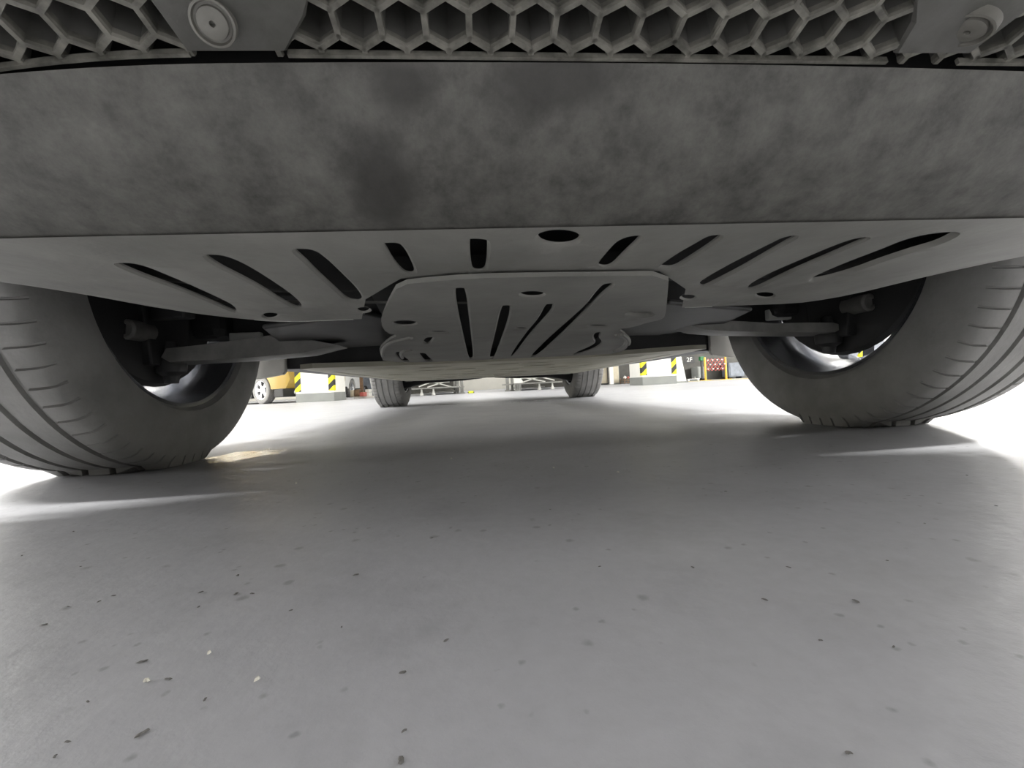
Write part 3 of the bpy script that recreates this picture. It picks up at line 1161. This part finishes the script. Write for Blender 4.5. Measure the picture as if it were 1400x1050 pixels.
def small_car(name, label, paint, loc, rz, R=.275, hw=.82):
    t = thing(name, label, 'car', loc, rz)
    wb = 2.4
    z0 = .28
    prof = [(-.62, z0)] + arch(0, R, R + .05, z0, 10) + [(.5, z0), (1.9, z0)] + arch(wb, R, R + .05, z0, 10) + [(2.95, z0), (3.05, .5), (3.02, .85), (2.85, 1.3), (2.4, 1.52), (1.4, 1.55), (.75, 1.48), (.05, 1.0), (-.5, .9), (-.66, .72), (-.7, .45)]
    o, X = car_shell(prof, None, hw, .25, .9, 'body_shell', paint, t)
    for (ya, yb) in ((-.64, -.36), (.36, 2.04), (2.76, 2.98)):
        MB().box((0, (ya + yb) / 2, .2), (2 * hw - .10, yb - ya, .165)).build('black_skirt', MAT['black'], t, bevel=.02)
    for s in (-1, 1):
        MB().lathe([(0, 0), (.045, 0), (.05, .015), (.03, .02), (0, .014)], 16, Matrix.Translation((s * .5, -.64, .2)) @ Matrix.Rotation(PI / 2, 4, 'X')).build('fog_lamp', MAT['silver'], t, smooth=.6)
        MB().box((s * .55, -.675, .68), (.3, .06, .12)).build('headlamp', MAT['glass'], t, bevel=.02)
        mb = MB()
        w_ = hw - .03
        mb.prism([(.35, 1.0), (.85, 1.36), (2.3, 1.4), (2.6, 1.02)], 'x', s * (w_ - .02), s * (w_ + .006))
        mb.build('side_window', MAT['glass'], t)
        for yy in (0, wb):
            wd = .17
            wh = rim_mesh(R, wd, R * .66, s).build('wheel', MAT['silver'], t, smooth=.6)
            wh.location = (s * (hw - .095), yy, 0)
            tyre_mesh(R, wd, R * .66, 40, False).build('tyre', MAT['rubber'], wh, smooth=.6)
            MB().lathe([(0, -.03), (R * .6, -.03), (R * .6, .0), (0, .0)], 24, axis_x(0, 0, R, s)).build('brake_disc', MAT['black'], wh)
    MB().box((0, -.7, .5), (.36, .02, .1)).build('number_plate_holder', MAT['black'], t)
    return t


def place_car(px, py, y, rz, s, hw, *a):
    """put the middle of the front wheel of side s on the sight line at depth y"""
    q = at_y(px, py, y)
    lx = s * (hw - .095)
    return (q.x - lx * math.cos(rz), y - lx * math.sin(rz), 0)


small_car('car', 'mustard yellow car with black skirt parked left of the white pillar', MAT['yellow'], place_car(362, 540, 8.0, 1.0, -1, .82), 1.0)
small_car('car', 'white car with silver wheel half hidden behind the left pillar', MAT['white_paint'], place_car(478.5, 541, 13.0, -.03, 1, .82), -.03)


def dark_wall(name, x0, x1, y, h, m, y2=None):
    return struct(MB().box(((x0 + x1) / 2, y, h / 2), (x1 - x0, .1, h)).build(name, m))


dark_wall('wall_partition', at_y(470, 547, 14.2).x, at_y(530, 544, 14.2).x, 14.2, 2.2, MAT['steel'])
kb = at_y(484, 546, 9.6), at_y(520, 545, 9.6)
struct(MB().box(((kb[0].x + kb[1].x) / 2, 9.8, .02), (kb[1].x - kb[0].x, .5, .04)).build('trim_1', MAT['pillar'], None, bevel=.004))


def carton(px, y, wd, h, m, label, name='carton', cat='box', z=.04, dp=.3, group='goods stacked behind the rear tyre'):
    q = at_y(px, 545, y)
    t = thing(name, label, cat, (q.x, y, z), 0, group)
    MB().box((0, 0, h / 2), (wd, dp, h - .002)).build('box', m, t, bevel=.008)
    MB().box((0, 0, h), (wd * .18, dp + .004, .004)).build('tape', MAT['beige'], t)
    return t


carton(483.4, 9.75, .06, .16, MAT['beige'], 'small beige box beside the wheel of the white car')
carton(490.3, 9.85, .11, .17, MAT['brown'], 'dark brown carton in the middle of the goods by the rear tyre')
carton(497.0, 9.5, .09, .1, MAT['redwhite'], 'reddish low box next to the dark brown carton')
carton(504.6, 9.8, .1, .09, MAT['white'], 'lower pale box of two just left of the rear tyre')
carton(504.6, 9.8, .09, .07, MAT['white'], 'upper pale box of two just left of the rear tyre', z=.133)
q = at_y(498.5, 536, 9.95)
t = thing('wheel', 'small dark spoked wheel standing among the boxes by the rear tyre', 'wheel', (q.x, 10.05, .04), .5)
tyre_mesh(.13, .05, .09, 30, False).build('tyre', MAT['black'], t, smooth=.6)
rim_mesh(.13, .05, .09, 1).build('rim', MAT['rim'], t, smooth=.6)
q = at_y(493.5, 525, 10.2)
t = thing('rack_post', 'brown upright rack post behind the boxes', 'post', (q.x, 10.25, .0))
MB().box((0, 0, .8), (.07, .07, 1.6)).build('post', MAT['brown'], t)
MB().box((0, 0, .01), (.14, .14, .02)).build('foot', MAT['dark'], t)

# parking lifts behind the rear wheels
YL = 8.6


def lift(label, pxs, s):
    xi, xo = at_y(pxs[0], 540, YL).x, at_y(pxs[1], 540, YL).x
    t = thing('parking_lift', label, 'parking lift', ((xi + xo) / 2, YL, 0), 0, 'parking lifts behind the car')
    cx = (xi + xo) / 2
    lo, hi = sorted((xi - cx, xo - cx))
    inn = xi - cx
    out = xo - cx
    d = 1 if out > inn else -1
    MB().box(((lo + hi) / 2, 1.4, .155), (hi - lo, 2.8, .03)).build('deck', MAT['lift'], t, bevel=.006)
    MB().box(((inn + out) / 2 - d * .12, .9, .062), (abs(out - inn) * .55, 1.3, .02)).build('lower_deck', MAT['lift'], t, bevel=.004)
    for k in (.8, .56):
        x = inn + (out - inn) * k
        MB().lathe([(.045, .001), (.045, .012), (.02, .08), (.018, .139), (0, .139)], 16, Matrix.Translation((x, .12, 0))).build('support_leg', MAT['liftw'], t, smooth=.6)
    for k, wd in ((0, .07), (.10, .05), (.17, .04)):
        mb = MB()
        x = inn - d * .02 + (out - inn) * k
        mb.box((x, .3 + k * 2, 1.0), (wd, .1, 2.0))
        mb.box((x, .3 + k * 2, .012), (wd + .06, .18, .024))
        mb.build('post', MAT['lift'], t, bevel=.004)
    for a, b in (((.2, .16), (.62, .3)), ((.3, .3), (.72, .18)), ((.62, .3), (.9, .2))):
        MB().bar((inn + (out - inn) * a[0], .5, a[1]), (inn + (out - inn) * b[0], .5, b[1]), .03, .025).build('brace', MAT['liftw'], t)
    MB().box(((inn + out) / 2, .55, .285), (abs(out - inn) * .5, .05, .03)).build('cross_beam', MAT['liftw'], t, bevel=.004)
    return t


ll = lift('grey metal parking lift right of the left rear tyre', (630, 562), -1)
lr = lift('grey metal parking lift with white box left of the right rear tyre', (697, 772), 1)
q = at_y(708, 537, YL - .1)
t = MB()
wbx = thing('control_box', 'pale ribbed box standing at the post of the right parking lift', 'box', (q.x, YL - .12, 0))
MB().box((0, 0, .085), (.14, .14, .168)).build('casing', MAT['lift'], wbx, bevel=.006)
for i in range(5):
    MB().box((-.05 + i * .025, -.073, .08), (.006, .006, .12)).build('rib', MAT['dark'], wbx)
MB().prism([(-.075, .17), (.09, .17), (.12, .2), (.07, .27), (-.075, .28)], 'y', -.07, .07).build('white_hood', MAT['liftw'], wbx, bevel=.006)
q = at_y(644, 538, 8.4)
t = thing('wheel_stop', 'small yellow wheel stop on the floor beside the left parking lift', 'wheel stop', (q.x, 8.45, 0))
MB().prism([(-.07, .002), (.07, .002), (.055, .05), (-.055, .05)], 'y', 0, .07).build('block', MAT['lime'], t, bevel=.006)
for sx in (-1, 1):
    MB().box((sx * .062, -.004, .02), (.02, .004, .02)).build('end_cap', MAT['dark'], t)
dark_wall('wall_lift_left', at_y(540, 540, 13.5).x, at_y(628, 540, 13.5).x, 13.5, 2.2, MAT['darkwall'])
dark_wall('wall_lift_right', at_y(704, 540, 13.5).x, at_y(800, 540, 13.5).x, 13.5, 2.2, MAT['darkwall'])

# door, post and trolley past the right rear tyre
YD = 11.8
xa, xb = at_y(819, 527, YD).x, at_y(832, 526, YD).x
door = struct(MB().box(((xa + xb) / 2, YD + .04, 1.02), (xb - xa - .04, .05, 2.03)).build('door_1', MAT['beige']))
fr = MB()
for x in (xa, xb):
    fr.box((x, YD + .02, 1.04), (.04, .1, 2.08))
fr.box(((xa + xb) / 2, YD + .02, 2.08), (xb - xa + .04, .1, .04))
fr.box(((xa + xb) / 2, YD + .0, .03), (xb - xa - .04, .03, .05))
struct(fr.build('trim_2', MAT['dark']))
MB().lathe([(0, 0), (.025, 0), (.03, .03), (0, .04)], 16, Matrix.Translation((xb - .1, YD + .015, 1.0)) @ Matrix.Rotation(PI / 2, 4, 'X')).build('door_handle', MAT['strip'], door)
q = at_y(836, 526, YD - .2)
t = thing('bollard', 'white square post between the beige door and the trolley', 'post', (q.x, YD - .2, 0))
MB().box((0, 0, .6), (.11, .11, 1.2)).build('post', MAT['white'], t, bevel=.008)
MB().box((0, 0, .012), (.18, .18, .024)).build('foot_plate', MAT['band'], t)
q = at_y(842, 526, YD)
t = thing('locker', 'grey beige locker right of the white post', 'locker', (q.x + .02, YD + .35, 0))
MB().box((0, 0, .65), (.3, .4, 1.296)).build('case', MAT['band'], t, bevel=.006)
MB().box((0, -.208, .65), (.26, .014, 1.2)).build('door', MAT['beige'], t, bevel=.004)
xa, xb = at_y(847, 526, YD).x, at_y(866, 525, YD).x
dark_wall('wall_recess', xa, xb + .6, YD + 1.2, 2.2, MAT['darkwall'])
cxm = (xa + xb) / 2
t = thing('trolley', 'low brown trolley loaded with pale bags left of the right pillar', 'trolley', (cxm, YD, 0))
for k in range(3):
    MB().box((0, 0, .05 + k * .05), (.26, .4, .016)).build('shelf', MAT['brown'], t, bevel=.003)
for sx in (-1, 1):
    for sy in (-1, 1):
        MB().box((sx * .12, sy * .18, .09), (.02, .02, .175)).build('post', MAT['brown'], t)


def bag(x, y, z, r, m, label):
    b = thing('bag', label, 'bag', (x, y, z), 0, 'bags on the brown trolley')
    mb = MB()
    n, k = 12, 7
    vs = []
    for j in range(k):
        a = PI * j / (k - 1)
        for i in range(n):
            f = 1 + .15 * math.sin(i * 2.1 + j * 1.7 + x * 9)
            vs.append((r * f * math.sin(a) * math.cos(2 * PI * i / n), r * .9 * f * math.sin(a) * math.sin(2 * PI * i / n), r * .75 * (1 - math.cos(a))))
    mb.add(vs, [(j * n + i, j * n + (i + 1) % n, (j + 1) * n + (i + 1) % n, (j + 1) * n + i) for j in range(k - 1) for i in range(n)])
    mb.build('sack', m, b, smooth=1)
    MB().tube([(0, 0, r * 1.4), (.004, 0, r * 1.8)], [r * .2, r * .3], 8).build('knot', m, b)


bag(cxm - .075, YD - .1, .159, .05, MAT['white'], 'white bag at the left end of the brown trolley')
bag(cxm + .03, YD - .1, .159, .04, MAT['redwhite'], 'reddish bag in the middle of the brown trolley')
bag(cxm + .1, YD - .1, .159, .035, MAT['white'], 'white bag at the right end of the brown trolley')

# right side: dark cladding with a floor sign, cabinets, folding barrier
YB = 10.0
xa, xb = at_y(934, 523, 12.4).x, at_y(1075, 515, 12.4).x
dark_wall('wall_cladding', xa, xb, 12.5, 2.4, MAT['darkwall'])
q = at_y(945.5, 491.5, 12.3)
fc = bpy.data.curves.new('floor_sign', 'FONT')
fc.body = '2F'
fc.size = .2
fc.extrude = .006
fc.align_x = 'CENTER'
fc.align_y = 'CENTER'
tmp = bpy.data.objects.new('tmp', fc)
COL.objects.link(tmp)
bpy.context.view_layer.update()
me = bpy.data.meshes.new_from_object(tmp.evaluated_get(bpy.context.evaluated_depsgraph_get()))
bpy.data.objects.remove(tmp)
me.materials.clear()
me.materials.append(MAT['white'])
sg = thing('floor_sign', 'pale lettering on the dark wall above left of the folding barrier', 'sign', (q.x, 12.44, q.z))
so = bpy.data.objects.new('lettering', me)
so.rotation_euler = (PI / 2, 0, 0)
COL.objects.link(so)
so.parent = sg
MB().box((0, .006, 0), (.34, .006, .22)).build('sign_board', MAT['dark'], sg)
for (px, wd, h, m, lb) in ((957, .28, .42, MAT['band'], 'mid grey cabinet against the dark wall behind the barrier'),
                           (1004, .5, .5, MAT['steel'], 'blue grey cabinet against the dark wall right of the barrier')):
    q = at_y(px, 521, 12.1)
    t = thing('cabinet', lb, 'cabinet', (q.x, 12.15, 0), 0, 'cabinets by the dark wall')
    MB().box((0, 0, h / 2 + .03), (wd, .4, h - .06)).build('case', m, t, bevel=.008)
    MB().box((0, -.205, h / 2 + .03), (wd * .86, .016, h * .75)).build('door', m, t, bevel=.004)
    for sx in (-1, 1):
        MB().box((sx * wd * .4, 0, .03), (.04, .3, .058)).build('foot', MAT['dark'], t)
q = at_y(948, 522, 10.6)
t = thing('low_bench', 'low pale rail on the floor left of the folding barrier', 'rail', (q.x, 10.6, 0))
MB().box((0, 0, .055), (.34, .08, .02)).build('top_rail', MAT['white'], t, bevel=.003)
for sx in (-1, 1):
    MB().box((sx * .14, 0, .022), (.03, .07, .042)).build('foot', MAT['white'], t)
MB().lathe([(0, .066), (.035, .066), (.04, .1), (.02, .12), (0, .12)], 14, Matrix.Translation((.04, 0, 0))).build('cap', MAT['band'], t, smooth=.6)
q = at_y(961.5, 490, 10.9)
t = thing('green_box', 'small green box behind the left post of the folding barrier', 'box', (q.x, 11.0, 0))
MB().box((0, 0, q.z / 2), (.05, .05, q.z - .1)).build('stand', MAT['dark'], t)
MB().box((0, 0, .006), (.2, .2, .012)).build('foot', MAT['dark'], t)
MB().box((0, 0, q.z), (.12, .1, .12)).build('casing', MAT['green'], t, bevel=.01)

pl, pr = at_y(965, 521.5, YB), at_y(993, 520, YB)
top = at_y(966, 489, YB).z
t = thing('folding_barrier', 'red and white folding lattice barrier between two yellow posts', 'barrier', ((pl.x + pr.x) / 2, YB, 0))
hwid = (pr.x - pl.x) / 2
for s in (-1, 1):
    pm = MB().lathe([(.026, .02), (.026, top - .01), (.02, top + .01), (0, top + .014)], 20, Matrix.Translation((s * hwid, 0, 0))).build('post', MAT['post'], t, smooth=.6)
    MB().box((s * hwid, 0, .011), (.17, .24, .02)).build('foot', MAT['post'], t, bevel=.006)
z0b, z1b = top * .42, top * .95
N_ = 6
step = 2 * hwid / N_
for k in range(-3, N_):
    for dr in (-1, 1):
        a = Vector((-hwid + k * step, 0, z0b)) if dr > 0 else Vector((-hwid + k * step, 0, z1b))
        b = Vector((a.x + 3 * step, 0, z1b if dr > 0 else z0b))
        # clip to the span between the posts
        def cl(p, q_, lim):
            f_ = (lim - p.x) / (q_.x - p.x)
            return p.lerp(q_, f_)
        if a.x < -hwid: a = cl(a, b, -hwid)
        if b.x > hwid: b = cl(a, b, hwid)
        if (b - a).length < .03: continue
        a.y = b.y = -.008 * dr
        MB().bar(a, b, .008, .03, up=(0, -1, 0)).build('slat', MAT['redwhite'], t)
for k in range(3):
    for c in range(4):
        x = -hwid + step * (.75 + c * 1.4 + (k % 2) * .7)
        if x > hwid - .03: continue
        z = z0b + (z1b - z0b) * (.1 + .36 * k)
        MB().prism([(x - .026, z + .03), (x, z - .005), (x + .026, z + .03), (x + .012, z + .034), (x, z + .018), (x - .012, z + .034)], 'y', -.026, -.018).build('reflector', MAT['white'], t)
q0, q1 = at_y(940, 524, YB - .25), at_y(1045, 518, YB - .25)
struct(MB().box(((q0.x + q1.x) / 2, YB - .3, .006), (q1.x - q0.x, .16, .012)).build('trim_3', MAT['yline']))

# ------------------------------------------------------------------ grit on the floor
DARK = [(93, 830), (30, 760), (100, 727), (110, 775), (135, 823), (155, 815), (195, 905), (230, 929), (280, 957), (120, 960), (195, 1003), (92, 1015), (75, 1035), (325, 787), (345, 812), (323, 812),
        (272, 830), (487, 786), (590, 736), (550, 920), (552, 1000), (548, 1040), (398, 835), (467, 858), (610, 876), (505, 647), (992, 672), (1322, 650), (1362, 692), (1264, 716), (1213, 767), (1170, 822),
        (1222, 885), (1122, 876), (1160, 1030), (947, 776), (1078, 776), (1045, 820), (820, 775), (752, 697), (60, 855), (275, 810)]
PALE = [(657, 604), (757, 640), (845, 646), (286, 894), (352, 930), (200, 932), (405, 661), (617, 627), (1281, 490)]


def flake(px, py, r, m, h, name, label, group, flat):
    q = at_z(px, py, 0)
    o = None
    mb = MB()
    n = 9
    ph = random.random() * 6
    ring = []
    for i in range(n):
        a = 2 * PI * i / n
        k = r * (.6 + .5 * random.random()) * (1 + .5 * math.cos(2 * a + ph))
        ring.append((k * math.cos(a), k * math.sin(a)))
    vs = [(x, y, 0) for x, y in ring] + [(x * .6, y * .6, h) for x, y in ring]
    mb.add(vs, [tuple(range(n))[::-1], tuple(range(n, 2 * n))] + [(i, (i + 1) % n, n + (i + 1) % n, n + i) for i in range(n)])
    o = mb.build(name, m)
    o.location = (q.x, q.y, .0003)
    tag(o, label, 'grit', group)


for (px, py) in DARK:
    flake(px, py, random.uniform(.0008, .0019), MAT['leaf'], .0003, 'dirt_flake', 'small dark flake of dirt lying on the grey floor', 'dark dirt flakes on the floor', True)
for (px, py) in PALE[:-1]:
    flake(px, py, random.uniform(.0008, .0014) * (1 if py > 700 else 1.6), MAT['grit'], .0012, 'grit_crumb', 'tiny pale crumb of grit lying on the grey floor', 'pale grit crumbs on the floor', False)
